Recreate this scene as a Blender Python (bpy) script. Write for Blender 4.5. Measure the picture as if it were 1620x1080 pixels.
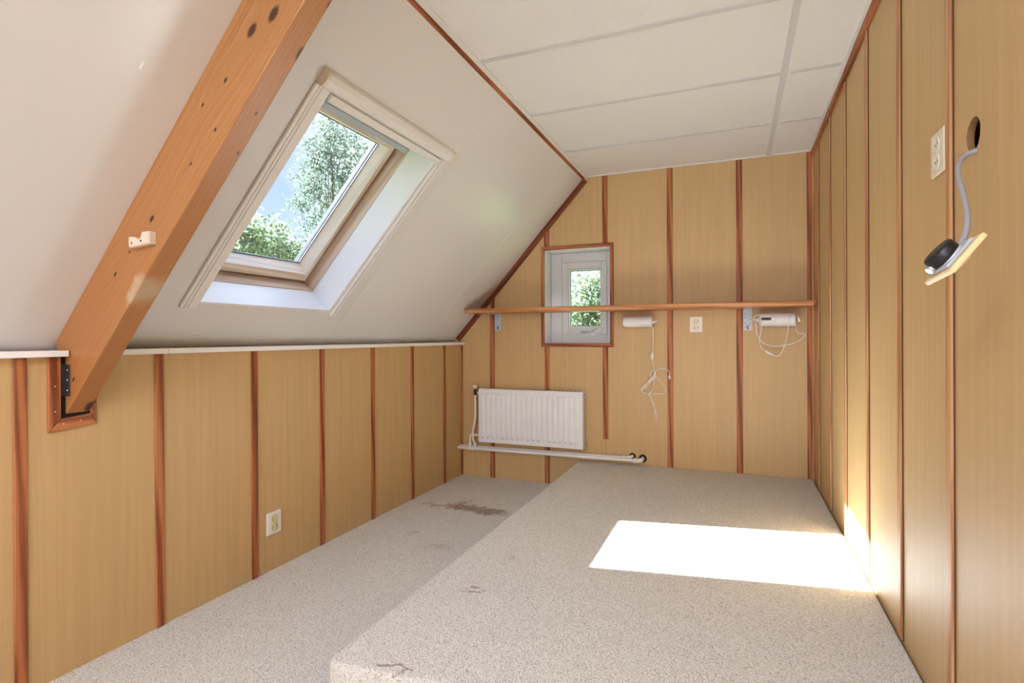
import bpy, bmesh, math, random
from mathutils import Vector, Matrix, Quaternion

for o in list(bpy.data.objects): bpy.data.objects.remove(o)
SC = bpy.context.scene
COL = SC.collection
random.seed(7)

# ------------------------------------------------------------------ camera
YAW, ROLL, FPX, CYPX, EYE = .3888, -.0037, 864.0, 533.53, 1.080
F = Vector((-math.sin(YAW), math.cos(YAW), 0)); R0 = Vector((math.cos(YAW), math.sin(YAW), 0)); U0 = Vector((0, 0, 1))
cr, sr = math.cos(ROLL), math.sin(ROLL)
RV = cr*R0 + sr*U0; UV = -sr*R0 + cr*U0
cd = bpy.data.cameras.new('camera'); cam = bpy.data.objects.new('camera', cd); COL.objects.link(cam)
cam.matrix_world = Matrix(((RV.x, UV.x, -F.x, 0), (RV.y, UV.y, -F.y, 0), (RV.z, UV.z, -F.z, EYE), (0, 0, 0, 1)))
cd.sensor_width = 36; cd.lens = FPX/1620*36; cd.shift_y = (CYPX-540)/1620; cd.clip_start = .02; cd.clip_end = 300
SC.camera = cam

# ------------------------------------------------------------------ exposure, sky, sun, added fill lights
SC.view_settings.view_transform = 'Standard'; SC.view_settings.look = 'None'
SC.view_settings.gamma = 1; SC.view_settings.use_curve_mapping = False
SC.view_settings.exposure = 0.18
SUN_DIR = Vector((1.21, .375, -1.0)).normalized()      # the way the sunlight travels
sd = bpy.data.lights.new('sun', 'SUN'); sd.energy = 98; sd.angle = math.radians(.6); sd.color = (.77, .84, 1)
sun = bpy.data.objects.new('sun', sd); COL.objects.link(sun)
sun.rotation_euler = SUN_DIR.to_track_quat('-Z', 'Y').to_euler(); sun.location = (-6, -1, 8)

W = bpy.data.worlds.new('sky'); SC.world = W; W.use_nodes = True
nt = W.node_tree; nt.nodes.clear()
def wn(t, **k):
    n = nt.nodes.new(t)
    for a, b in k.items(): setattr(n, a, b)
    return n
tc = wn('ShaderNodeTexCoord'); sx = wn('ShaderNodeSeparateXYZ'); nt.links.new(tc.outputs['Generated'], sx.inputs[0])
grad = wn('ShaderNodeValToRGB'); nt.links.new(sx.outputs['Z'], grad.inputs[0])
e = grad.color_ramp.elements; e[0].position = 0; e[0].color = (.80, .88, 1, 1); e[1].position = .8; e[1].color = (.20, .40, .86, 1)
m = grad.color_ramp.elements.new(.35); m.color = (.46, .63, .96, 1)
nz = wn('ShaderNodeTexNoise'); nz.inputs['Scale'].default_value = 3.2; nz.inputs['Detail'].default_value = 8; nz.inputs['Roughness'].default_value = .55
nt.links.new(tc.outputs['Generated'], nz.inputs['Vector'])
cl = wn('ShaderNodeValToRGB'); nt.links.new(nz.outputs['Fac'], cl.inputs[0])
cl.color_ramp.elements[0].position = .44; cl.color_ramp.elements[1].position = .64
mx = wn('ShaderNodeMixRGB'); nt.links.new(cl.outputs[0], mx.inputs[0]); nt.links.new(grad.outputs[0], mx.inputs[1]); mx.inputs[2].default_value = (1, 1, 1, 1)
bg = wn('ShaderNodeBackground'); nt.links.new(mx.outputs[0], bg.inputs[0])
hi = wn('ShaderNodeMapRange'); hi.interpolation_type = 'SMOOTHSTEP'; nt.links.new(sx.outputs['Z'], hi.inputs['Value'])      # high sky, out of view, brightened to add light indoors
for k_, v_ in (('From Min', .42), ('From Max', .75), ('To Min', 1.12), ('To Max', 4.6)): hi.inputs[k_].default_value = v_
nt.links.new(hi.outputs[0], bg.inputs[1])
wo = wn('ShaderNodeOutputWorld'); nt.links.new(bg.outputs[0], wo.inputs[0])

ad = bpy.data.lights.new('rear_fill_light', 'AREA'); ad.shape = 'RECTANGLE'; ad.size = 1.5; ad.size_y = 1.5; ad.energy = 80; ad.color = (.73, .80, 1)  # unseen fill light added behind the camera to brighten the room
al = bpy.data.objects.new('rear_fill_light', ad); COL.objects.link(al)
al.location = (-.34, -4.12, 1.37); al.rotation_euler = (math.radians(90), 0, 0)

rd = bpy.data.lights.new('ceiling_fill_light', 'AREA'); rd.shape = 'RECTANGLE'; rd.size = 1.18; rd.size_y = .58; rd.energy = 58; rd.color = (.73, .80, 1)
rl = bpy.data.objects.new('ceiling_fill_light', rd); COL.objects.link(rl)      # unseen fill added just under the ceiling, behind the camera
rl.location = (-.42, -.70, 2.215)

# ------------------------------------------------------------------ materials
MATS = {}
class NT:
    def __init__(s, name):
        s.m = bpy.data.materials.new(name); s.m.use_nodes = True; s.t = s.m.node_tree; s.t.nodes.clear()
        s.out = s.t.nodes.new('ShaderNodeOutputMaterial'); MATS[name] = s.m
    def n(s, t, ins=None, **k):
        x = s.t.nodes.new('ShaderNode'+t)
        for a, b in k.items(): setattr(x, a, b)
        for a, b in (ins or {}).items(): s.put(x.inputs[a], b)
        return x
    def put(s, sock, v):
        if hasattr(v, 'links') and hasattr(v, 'node'): s.t.links.new(v, sock)
        else: sock.default_value = v
    def math(s, op, a, b=0.0, c=0.0, clamp=False):
        x = s.t.nodes.new('ShaderNodeMath'); x.operation = op; x.use_clamp = clamp
        s.put(x.inputs[0], a); s.put(x.inputs[1], b); s.put(x.inputs[2], c); return x.outputs[0]
    def ramp(s, fac, stops, interp='LINEAR'):
        x = s.n('ValToRGB', {0: fac}); r = x.color_ramp; r.interpolation = interp
        r.elements[0].position, r.elements[0].color = stops[0][0], col4(stops[0][1])
        r.elements[1].position, r.elements[1].color = stops[-1][0], col4(stops[-1][1])
        for p, c in stops[1:-1]: q = r.elements.new(p); q.color = col4(c)
        return x.outputs[0]
    def mix(s, f, a, b, mode='MIX'):
        x = s.n('MixRGB', {0: f, 1: col4(a) if isinstance(a, tuple) else a, 2: col4(b) if isinstance(b, tuple) else b}, blend_type=mode); return x.outputs[0]
    def map(s, vec, scale=(1, 1, 1), loc=(0, 0, 0)):
        return s.n('Mapping', {'Vector': vec, 'Scale': scale, 'Location': loc}).outputs[0]
    def noise(s, vec, scale, detail=3, rough=.5, dist=0):
        return s.n('TexNoise', {'Vector': vec, 'Scale': scale, 'Detail': detail, 'Roughness': rough, 'Distortion': dist}).outputs['Fac']
    def bsdf(s, color, rough=.5, bump=None, bd=.001, metal=0, spec=.5, **k):
        b = s.n('BsdfPrincipled'); s.put(b.inputs['Base Color'], col4(color) if isinstance(color, tuple) else color)
        s.put(b.inputs['Roughness'], rough); b.inputs['Metallic'].default_value = metal; b.inputs['Specular IOR Level'].default_value = spec
        if bump is not None:
            q = s.n('Bump', {'Height': bump, 'Distance': bd, 'Strength': 1.0}); s.t.links.new(q.outputs[0], b.inputs['Normal'])
        for a, v in k.items(): s.put(b.inputs[a], v)
        s.t.links.new(b.outputs[0], s.out.inputs[0]); return b
def lin(c): c /= 255; return c/12.92 if c <= .04045 else ((c+.055)/1.055)**2.4
def C(r, g, b): return (lin(r), lin(g), lin(b), 1)
def col4(c): return c if len(c) == 4 else (*c, 1)

def plain(name, rgb, rough=.5, metal=0, spec=.5, bumpy=0, bs=200):
    t = NT(name)
    o = t.n('TexCoord').outputs['Object']
    v = t.noise(o, bs, 4)
    c = t.mix(.10, C(*rgb), t.ramp(t.noise(o, 9, 3), [(.35, C(*[x*.86 for x in rgb])), (.65, C(*rgb))]))
    t.bsdf(c, rough, v if bumpy else None, bumpy, metal, spec)
    return t.m

def grainvec(t, axis, across=26, along=1.2):
    o = t.n('TexCoord').outputs['Object']
    rnd = t.n('ObjectInfo').outputs['Random']
    off = t.n('CombineXYZ', {0: t.math('MULTIPLY', rnd, 37.0), 1: t.math('MULTIPLY', rnd, 91.0), 2: t.math('MULTIPLY', rnd, 53.0)}).outputs[0]
    sc = [across]*3; sc['xyz'.index(axis)] = along
    mp = t.map(o, tuple(sc))
    return t.n('VectorMath', {0: mp, 1: off}, operation='ADD').outputs[0], o, rnd

def batten_mat(name, axis, light=(190, 120, 74), dark=(130, 70, 38), rough=.5):
    t = NT(name); v, o, rnd = grainvec(t, axis)
    f = t.noise(v, 1.6, 5, .6, 1.2)
    w = t.n('TexWave', {'Vector': v, 'Scale': .55, 'Distortion': 5.0, 'Detail': 3, 'Detail Scale': 1.2}, wave_type='BANDS', bands_direction='DIAGONAL').outputs['Fac']
    g = t.math('ADD', t.math('MULTIPLY', f, .62), t.math('MULTIPLY', w, .38))
    c = t.ramp(g, [(.28, C(*dark)), (.46, C(*[(a*.55+b*.45) for a, b in zip(light, dark)])), (.62, C(*light))])
    tint = t.ramp(rnd, [(0, C(225, 210, 205)), (1, C(255, 255, 255))])
    c = t.mix(1.0, c, tint, 'MULTIPLY')
    t.bsdf(c, rough, g, .0006, spec=.3); return t.m
for ax in 'xyz': batten_mat('reddish_wood_'+ax, ax)
batten_mat('sheened_wood_z', 'z', (206, 156, 108), (174, 118, 74), .5)  # right-wall battens: grazing sheen painted in as paler wood
batten_mat('shelf_pine', 'x', (214, 158, 104), (176, 108, 58), .4)
batten_mat('trim_brown_s', 'x', (142, 78, 42), (92, 44, 22), .45)
batten_mat('window_pine_x', 'x', (236, 222, 204), (214, 192, 166), .45)
batten_mat('window_pine_y', 'y', (236, 222, 204), (214, 192, 166), .45)

def laminate(name, axis='z', base=(206, 171, 118), rough=.50):
    t = NT(name); v, o, rnd = grainvec(t, axis, 55, 1.6)
    f = t.noise(v, 1.0, 6, .62, .6)
    big = t.noise(t.map(o, (3.2, 3.2, .7)), 1.0, 4, .55, 1.8)
    rings = t.n('TexWave', {'Vector': t.map(o, (6, 6, .55)), 'Scale': 1.1, 'Distortion': 8.0, 'Detail': 2.5, 'Detail Scale': .8}, wave_type='RINGS').outputs['Fac']
    c = t.ramp(f, [(.30, C(*[x*.93 for x in base])), (.70, C(*base))])
    c = t.mix(t.math('MULTIPLY', big, .30), c, C(base[0]*.96, base[1]*.90, base[2]*.80))
    c = t.mix(t.math('MULTIPLY', rings, .10), c, C(*[x*.84 for x in base]))
    t.bsdf(c, t.math('MULTIPLY_ADD', f, .08, rough), f, .00015, spec=.5); return t.m
laminate('beech_laminate')

def white_paint(name, rgb, rough, bs=.0005, scale=9):
    t = NT(name); o = t.n('TexCoord').outputs['Object']
    lo = t.noise(o, scale, 2); fine = t.noise(o, 260, 2)
    h = t.math('ADD', lo, t.math('MULTIPLY', fine, .06))
    t.bsdf(t.mix(t.noise(o, 1.4, 3), C(*rgb), C(*[x*.975 for x in rgb])), rough, h, bs); return t.m
white_paint('sloped_white_panel', (226, 223, 219), .28, .0010, 5)
white_paint('white_gloss', (232, 229, 224), .32)
white_paint('white_plastic', (234, 230, 222), .35, .0001)
white_paint('reveal_white', (236, 234, 232), .38, .0003)
white_paint('ledge_white', (250, 248, 245), .35, .0003)
white_paint('screen_aluminium', (238, 235, 230), .38, .0001)

def tile_mat():
    t = NT('ceiling_tile'); o = t.n('TexCoord').outputs['Object']
    s = t.noise(o, 330, 2, .6); pits = t.n('TexVoronoi', {'Vector': o, 'Scale': 210}).outputs['Distance']
    h = t.math('ADD', t.math('MULTIPLY', s, .7), t.math('MULTIPLY', pits, .4))
    c = t.ramp(s, [(.34, C(214, 208, 203)), (.50, C(236, 232, 227))])
    t.bsdf(c, .95, h, .0012, spec=.2)
tile_mat()
plain('t_bar_grey', (206, 203, 200), .5); plain('t_bar_white', (233, 229, 222), .45)

def carpet_mat():
    t = NT('loop_carpet'); o = t.n('TexCoord').outputs['Object']
    wob = t.n('VectorMath', {0: o, 1: t.n('VectorMath', {0: t.n('TexNoise', {'Vector': o, 'Scale': 60.0}).outputs['Color'], 1: (.006, .006, .006)}, operation='MULTIPLY').outputs[0]}, operation='ADD').outputs[0]
    vo = t.n('TexVoronoi', {'Vector': wob, 'Scale': 220.0, 'Randomness': 1.0})
    d = vo.outputs['Distance']
    cellr = t.n('SeparateColor', {0: vo.outputs['Color']}).outputs[0]
    fine = t.noise(o, 600, 3, .6)
    h = t.math('ADD', t.math('MULTIPLY', t.math('SUBTRACT', 1.0, d), 1.0), t.math('MULTIPLY', fine, .35))
    c = t.ramp(cellr, [(0, C(222, 215, 200)), (.45, C(238, 233, 220)), (1, C(246, 242, 231))])
    c = t.mix(t.ramp(d, [(.45, (0, 0, 0)), (.90, (.7, .7, .7))]), c, C(164, 152, 134))  # shade in the gaps between loops painted in darker
    mott = t.noise(o, 6, 4, .6)
    c = t.mix(t.math('MULTIPLY', mott, .16), c, C(204, 192, 172))
    # worn / dirty places on the carpet (they have their own shape and stay put)
    pos = t.n('NewGeometry').outputs['Position']
    warp = t.n('VectorMath', {0: t.n('VectorMath', {0: t.n('TexNoise', {'Vector': pos, 'Scale': 22.0, 'Detail': 5.0}).outputs['Color'], 1: (.5, .5, .5)}, operation='SUBTRACT').outputs[0], 1: (.16, .16, 0)}, operation='MULTIPLY').outputs[0]
    wp = t.n('VectorMath', {0: pos, 1: warp}, operation='ADD').outputs[0]
    def blob(cx, cy, cz, rx, ry, ang, strength, soft=.45):
        sub = t.n('VectorMath', {0: wp, 1: (cx, cy, cz)}, operation='SUBTRACT').outputs[0]
        rot = t.n('VectorRotate', {'Vector': sub, 'Angle': -ang}, rotation_type='Z_AXIS').outputs[0]
        sc = t.n('VectorMath', {0: rot, 1: (1/rx, 1/ry, 1/.08)}, operation='MULTIPLY').outputs[0]
        ln = t.n('VectorMath', {0: sc}, operation='LENGTH').outputs['Value']
        return t.math('MULTIPLY', t.ramp(ln, [(1-soft, (1, 1, 1)), (1, (0, 0, 0))]), strength)
    hair = t.ramp(t.noise(t.map(pos, (1, 1, 1)), 75, 4, .7, 1.5), [(.38, (0, 0, 0)), (.60, (1, 1, 1))])
    st = None
    for b in [(-1.56, 3.10, 0, .22, .080, -.03, 1.0), (-1.42, 3.08, 0, .14, .085, .1, 1.0), (-1.665, 3.19, 0, .10, .016, .62, 1.0), (-1.78, 3.06, 0, .16, .020, -.1, .7),
              (-1.82, 3.10, 0, .17, .012, .0, .5), (-1.43, 2.46, 0, .10, .05, .3, .28), (-1.66, 2.59, 0, .04, .03, 0, .4), (-1.65, 3.27, 0, .09, .03, .2, .2)]:
        x = t.math('MULTIPLY', blob(*b), t.math('MULTIPLY_ADD', hair, .62, .38)); st = x if st is None else t.math('MAXIMUM', st, x)
    c = t.mix(st, c, C(132, 80, 26))
    st = None
    for b in [(-.86, 1.72, .194, .045, .012, .3, .7), (-.855, 1.235, .194, .05, .010, -.25, .8), (-.83, 2.02, .194, .03, .01, .2, .45)]:
        x = blob(*b); st = x if st is None else t.math('MAXIMUM', st, x)
    c = t.mix(st, c, C(150, 112, 92))
    t.bsdf(c, 1.0, h, .0040, spec=.1, **{'Sheen Weight': .25, 'Sheen Roughness': .5})
carpet_mat()

KNOTS = [(1.19, 1.085, -.084, .024), (1.26, 1.085, -.123, .026), (1.039, 1.085, -.089, .010), (.941, 1.085, -.059, .008), (.917, 1.085, -.146, .008),
         (.791, 1.085, -.13, .007), (.576, 1.085, -.103, .014), (.349, 1.085, -.084, .010), (-.031, 1.085, -.149, .011), (.442, 1.085, -.09, .006),
         (1.221, 1.155, -.19, .026), (1.368, 1.155, -.19, .016), (1.019, 1.129, -.19, .009), (.893, 1.143, -.19, .009), (.654, 1.151, -.19, .006), (.038, 1.127, -.19, .006), (-.118, 1.145, -.19, .026)]
def beam_mat():
    t = NT('pine_beam'); o = t.n('TexCoord').outputs['Object']
    sx = t.n('SeparateXYZ', {0: o}); s, y, z = sx.outputs
    bump = None; core = None; halo = None
    for (a, b, c_, r) in KNOTS:
        sub = t.n('VectorMath', {0: o, 1: (a, b, c_)}, operation='SUBTRACT').outputs[0]
        d1 = t.n('VectorMath', {0: t.n('VectorMath', {0: sub, 1: (.55, 1, 1)}, operation='MULTIPLY').outputs[0]}, operation='LENGTH').outputs['Value']
        d2 = t.n('VectorMath', {0: t.n('VectorMath', {0: sub, 1: (.28, 1, 1)}, operation='MULTIPLY').outputs[0]}, operation='LENGTH').outputs['Value']
        g = t.math('EXPONENT', t.math('MULTIPLY', t.math('POWER', t.math('DIVIDE', d2, r*2.0), 2.0), -1.0))
        g = t.math('MULTIPLY', g, r*1.5)
        bump = g if bump is None else t.math('ADD', bump, g)
        k = t.math('DIVIDE', d1, r*.62); core = k if core is None else t.math('MINIMUM', core, k)
    wob = t.math('MULTIPLY', t.math('SUBTRACT', t.noise(t.map(o, (1.3, 5, 5)), 1, 3), .5), .10)
    across = t.math('ADD', t.math('ADD', t.math('ADD', z, t.math('MULTIPLY', y, 1.35)), bump), wob)
    rings = t.n('TexNoise', {'W': t.math('MULTIPLY', across, 150.0), 'Scale': 1.0, 'Detail': 2.0}, noise_dimensions='1D').outputs['Fac']
    fine = t.noise(t.map(o, (3, 120, 120)), 1, 4, .6)
    g = t.math('ADD', t.math('MULTIPLY', rings, .78), t.math('MULTIPLY', fine, .22))
    c = t.ramp(g, [(.36, C(206, 148, 84)), (.47, C(228, 182, 116)), (.60, C(242, 206, 148))])
    patch = t.noise(t.map(o, (2, 7, 7)), 1, 3)
    c = t.mix(t.math('MULTIPLY', patch, .35), c, C(220, 158, 92))
    low = t.ramp(s, [(0.0, (1, 1, 1)), (1.0, (0, 0, 0))])       # the timber turns a deeper orange towards its foot
    c = t.mix(t.math('MULTIPLY', low, .42), c, C(206, 136, 58))
    c = t.mix(t.ramp(core, [(1.0, (.75, .75, .75)), (2.3, (0, 0, 0))]), c, C(150, 88, 44))
    c = t.mix(t.ramp(core, [(.55, (1, 1, 1)), (1.0, (0, 0, 0))]), c, C(74, 48, 30))
    sub = t.n('VectorMath', {0: o, 1: (.40, 1.085, -.165)}, operation='SUBTRACT').outputs[0]
    dd = t.n('VectorMath', {0: t.n('VectorMath', {0: t.n('VectorMath', {0: sub, 1: t.n('VectorMath', {0: t.n('TexNoise', {'Vector': o, 'Scale': 30.0}).outputs['Color'], 1: (.05, .02, .05)}, operation='MULTIPLY').outputs[0]}, operation='ADD').outputs[0], 1: (14, 8, 28)}, operation='MULTIPLY').outputs[0]}, operation='LENGTH').outputs['Value']
    c = t.mix(t.ramp(dd, [(.5, (.5, .5, .5)), (1.5, (0, 0, 0))]), c, C(206, 190, 160))
    t.bsdf(c, .38, g, .0006)
beam_mat()

plain('shadow_gap', (92, 58, 34), .8); plain('brass_cream', (238, 218, 184), .35); plain('rubber_black', (22, 22, 24), .38); plain('rubber_black_gloss', (16, 16, 18), .2)
plain('radiator_enamel', (234, 233, 231), .45); plain('pipe_paint', (232, 222, 206), .3); plain('pipe_white', (236, 234, 230), .28)
plain('zinc_plate', (190, 196, 202), .6, .35); plain('dark_hole', (18, 14, 10), .9); plain('chrome', (205, 205, 205), .2, .95)
plain('cream_plastic', (242, 216, 158), .32); plain('socket_cream', (232, 220, 196), .35); plain('plug_yellowed', (214, 204, 152), .4)
plain('grey_cable', (160, 160, 164), .4); plain('white_cable', (240, 236, 230), .35); plain('dark_metal', (84, 84, 84), .4, .7)
plain('blind_grey', (176, 178, 182), .5, .2); plain('glazing_gasket', (96, 100, 108), .5); plain('upvc', (218, 216, 216), .28)
plain('chipboard', (150, 112, 72), .95, 0, .3, .002, 240); plain('grey_print', (120, 124, 128), .5)
plain('porcelain', (226, 208, 186), .35); plain('outside_wall', (150, 142, 132), .9); plain('bark', (96, 82, 66), .9, 0, .2, .004, 30)
plain('lawn_green', (96, 118, 58), .95); plain('nail_white', (226, 210, 196), .4); plain('red_print', (190, 90, 70), .5)

def glass_mat():
    t = NT('clear_glass')
    tr = t.n('BsdfTransparent', {0: C(247, 251, 252)}); gl = t.n('BsdfGlossy', {0: (1, 1, 1, 1), 'Roughness': .02})
    ge = t.n('NewGeometry'); c = t.math('ABSOLUTE', t.n('VectorMath', {0: ge.outputs['Normal'], 1: ge.outputs['Incoming']}, operation='DOT_PRODUCT').outputs['Value'])
    mix = t.n('MixShader', {0: t.math('MULTIPLY_ADD', t.math('POWER', t.math('SUBTRACT', 1.0, c), 5.0), .90, .03)})
    t.t.links.new(tr.outputs[0], mix.inputs[1]); t.t.links.new(gl.outputs[0], mix.inputs[2]); t.t.links.new(mix.outputs[0], t.out.inputs[0])
glass_mat()
def leaf_mat(name, a, b):
    t = NT(name); o = t.n('TexCoord').outputs['Object']
    c = t.ramp(t.noise(o, 3.0, 5, .7), [(.35, C(*a)), (.65, C(*b))])
    d = t.n('BsdfDiffuse', {0: c}); tl = t.n('BsdfTranslucent', {0: c}); mix = t.n('MixShader', {0: .5})
    t.t.links.new(d.outputs[0], mix.inputs[1]); t.t.links.new(tl.outputs[0], mix.inputs[2]); t.t.links.new(mix.outputs[0], t.out.inputs[0])
leaf_mat('leaf_grey_green', (84, 94, 84), (112, 120, 102)); leaf_mat('leaf_lime', (106, 116, 90), (138, 146, 114)); leaf_mat('leaf_mid', (104, 114, 112), (126, 134, 128))

# ------------------------------------------------------------------ mesh helpers
def box(bm, x0, x1, y0, y1, z0, z1, bev=0, mi=0, seg=1):
    vs = [bm.verts.new((x, y, z)) for x in (x0, x1) for y in (y0, y1) for z in (z0, z1)]
    fs = [bm.faces.new([vs[i] for i in q]) for q in ((0, 1, 3, 2), (4, 6, 7, 5), (0, 4, 5, 1), (2, 3, 7, 6), (0, 2, 6, 4), (1, 5, 7, 3))]
    for f in fs: f.material_index = mi
    if bev:
        es = list({e_ for f in fs for e_ in f.edges})
        r = bmesh.ops.bevel(bm, geom=es, offset=bev, segments=seg, profile=.5, affect='EDGES')
        for f in r['faces']: f.material_index = mi
    return vs
def hexa(bm, pts, mi=0):                       # eight corners, bottom ring then top ring
    vs = [bm.verts.new(p) for p in pts]
    for q in ((3, 2, 1, 0), (4, 5, 6, 7), (0, 1, 5, 4), (1, 2, 6, 5), (2, 3, 7, 6), (3, 0, 4, 7)): bm.faces.new([vs[i] for i in q]).material_index = mi
def prism(bm, poly, axis, a, b, mi=0):         # polygon of (u,v) extruded along axis 'x','y' or 'z' from a to b
    def P(u, v, w): return {'x': (w, u, v), 'y': (u, w, v), 'z': (u, v, w)}[axis]
    A = [bm.verts.new(P(u, v, a)) for u, v in poly]; B = [bm.verts.new(P(u, v, b)) for u, v in poly]; n = len(poly)
    fs = [bm.faces.new(A), bm.faces.new(B[::-1])] + [bm.faces.new((A[i], B[i], B[(i+1) % n], A[(i+1) % n])) for i in range(n)]
    for f in fs: f.material_index = mi
def frame_from(dirv):
    q = Vector((0, 0, 1)).rotation_difference(dirv.normalized()); return q.to_matrix()
def lathe(bm, base, axis, prof, n=24, mi=0, smooth=True):   # prof: (distance along axis, radius)
    M = frame_from(Vector(axis)); base = Vector(base); rings = []
    for h, r in prof:
        rings.append([bm.verts.new(base + M @ Vector((r*math.cos(2*math.pi*i/n), r*math.sin(2*math.pi*i/n), h))) for i in range(n)])
    for a, b in zip(rings, rings[1:]):
        for i in range(n):
            f = bm.faces.new((a[i], a[(i+1) % n], b[(i+1) % n], b[i])); f.smooth = smooth; f.material_index = mi
    for r_, fl in ((rings[0], True), (rings[-1], False)):
        f = bm.faces.new(r_[::-1] if fl else r_); f.material_index = mi
def cyl(bm, a, b, r, n=20, mi=0, r2=None):
    a, b = Vector(a), Vector(b); d = b-a; L = d.length; r2 = r if r2 is None else r2; e_ = min(r, r2)*.12
    lathe(bm, a, d, [(0, r-e_), (e_, r), (L-e_, r2), (L, r2-e_)], n, mi)
def smooth_path(pts, per=8):
    P = [Vector(p) for p in pts]; P = [P[0]*2-P[1]] + P + [P[-1]*2-P[-2]]; out = []
    for i in range(1, len(P)-2):
        for k in range(per):
            t = k/per; a, b, c, d = P[i-1], P[i], P[i+1], P[i+2]
            out.append(.5*((2*b)+(-a+c)*t+(2*a-5*b+4*c-d)*t*t+(-a+3*b-3*c+d)*t**3))
    out.append(P[-2]); return out
def tube(bm, pts, r, n=8, per=8, mi=0, r1=None):
    path = smooth_path(pts, per) if per > 1 else [Vector(p) for p in pts]
    rings = []; up = None
    for i, p in enumerate(path):
        d = (path[min(i+1, len(path)-1)]-path[max(i-1, 0)]).normalized()
        if up is None: up = d.orthogonal().normalized()
        up = (up-d*up.dot(d)).normalized(); si = d.cross(up)
        rr = r if r1 is None else r+(r1-r)*i/(len(path)-1)
        rings.append([bm.verts.new(p+rr*(math.cos(2*math.pi*k/n)*up+math.sin(2*math.pi*k/n)*si)) for k in range(n)])
    for a, b in zip(rings, rings[1:]):
        for k in range(n):
            f = bm.faces.new((a[k], a[(k+1) % n], b[(k+1) % n], b[k])); f.smooth = True; f.material_index = mi
    bm.faces.new(rings[0][::-1]).material_index = mi; bm.faces.new(rings[-1]).material_index = mi

def setp(o, label=None, cat=None, group=None, kind=None):
    if label: o['label'] = label
    if cat: o['category'] = cat
    if group: o['group'] = group
    if kind: o['kind'] = kind
    return o
def obj(name, bm, mats, parent=None, frame=None, label=None, cat=None, group=None, kind=None, local=False):
    """link bm as one mesh. frame: matrix of the local frame the bmesh is written in (default world)."""
    bmesh.ops.recalc_face_normals(bm, faces=bm.faces)
    if isinstance(mats, str): mats = [mats]
    me = bpy.data.meshes.new(name)
    org = Vector((0, 0, 0))
    if not local and frame is None:
        xs = [v.co for v in bm.verts]
        lo = Vector([min(v[i] for v in xs) for i in range(3)]); hi = Vector([max(v[i] for v in xs) for i in range(3)])
        org = Vector(((lo.x+hi.x)/2, (lo.y+hi.y)/2, lo.z))
        for v in bm.verts: v.co -= org
    bm.to_mesh(me); bm.free()
    for m_ in mats: me.materials.append(MATS[m_])
    o = bpy.data.objects.new(name, me); COL.objects.link(o)
    if parent:
        o.parent = parent
        if not local and frame is None: o.location = org-parent.location
    else:
        if frame is not None: o.matrix_world = frame
        else: o.location = org
    return setp(o, label, cat, group, kind)
def empty(name, loc=(0, 0, 0), frame=None, label=None, cat=None, group=None, kind=None):
    o = bpy.data.objects.new(name, None); COL.objects.link(o); o.empty_display_size = .1
    if frame is not None: o.matrix_world = frame
    else: o.location = Vector(loc)
    return setp(o, label, cat, group, kind)
def NB(): return bmesh.new()
def bx(name, dims, mat, parent=None, bev=.0015, **k):
    bm = NB(); box(bm, *dims, bev=bev); return obj(name, bm, mat, parent, **k)

# ------------------------------------------------------------------ room dimensions (metres)
XL, XR, YB, ZC, ZP, YR = -2.004, .449, 3.841, 2.226, .194, -4.0
P0 = Vector((-2.0503, 0, 1.0743)); DS = Vector((.6706, 0, .7418)); NO = Vector((-.7418, 0, .6706))   # up the slope, outward
SF = Matrix(((DS.x, 0, NO.x, P0.x), (0, 1, 0, 0), (DS.z, 0, NO.z, P0.z), (0, 0, 0, 1)))            # slope frame: (s, y, outward)

# floor and platform
bx('floor', (XL-.1, XR+.1, YR-.1, YB+.3, -.12, 0), 'loop_carpet', bev=0, label='low carpeted floor strip along the left panelled wall, stained near the far end', cat='floor', kind='structure')
bm = NB()
prism(bm, [(-1.046, YB-.001), (-1.046, 1.215), (-1.034, 1.197), (-1.010, 1.193), (XR-.0045, 1.33), (XR-.0045, YB-.001)], 'z', .001, ZP)
top = [e_ for e_ in bm.edges if all(abs(v.co.z-ZP) < 1e-5 for v in e_.verts)]
bmesh.ops.bevel(bm, geom=top, offset=.014, segments=4, profile=.5, affect='EDGES')
for f in bm.faces: f.smooth = True
pf = obj('carpeted_platform', bm, 'loop_carpet', label='raised carpeted platform along the right wall with a bright sun patch', cat='platform')

# walls
bx('wall_left', (XL-.1, XL, YR-.1, YB, 0, 1.0235), 'beech_laminate', bev=0, label='low knee wall of beech panels under the sloped ceiling', cat='wall', kind='structure')
def holed(bm, u0, u1, v0, v1, hu0, hu1, hv0, hv1, mk):
    for a, b, c, d in ((u0, hu0, v0, v1), (hu1, u1, v0, v1), (hu0, hu1, v0, hv0), (hu0, hu1, hv1, v1)): mk(a, b, c, d)
WX0, WX1, WZ0, WZ1 = -1.3105, -.8235, 1.0355, 1.7185
bm = NB(); holed(bm, XL-.5, XR+.1, 0, 2.5, WX0-.012, WX1+.012, WZ0-.012, WZ1+.012, lambda a, b, c, d: box(bm, a, b, YB, YB+.26, c, d))
obj('wall_back', bm, 'beech_laminate', label='far end wall of light beech panels with a small window', cat='wall', kind='structure')
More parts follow.
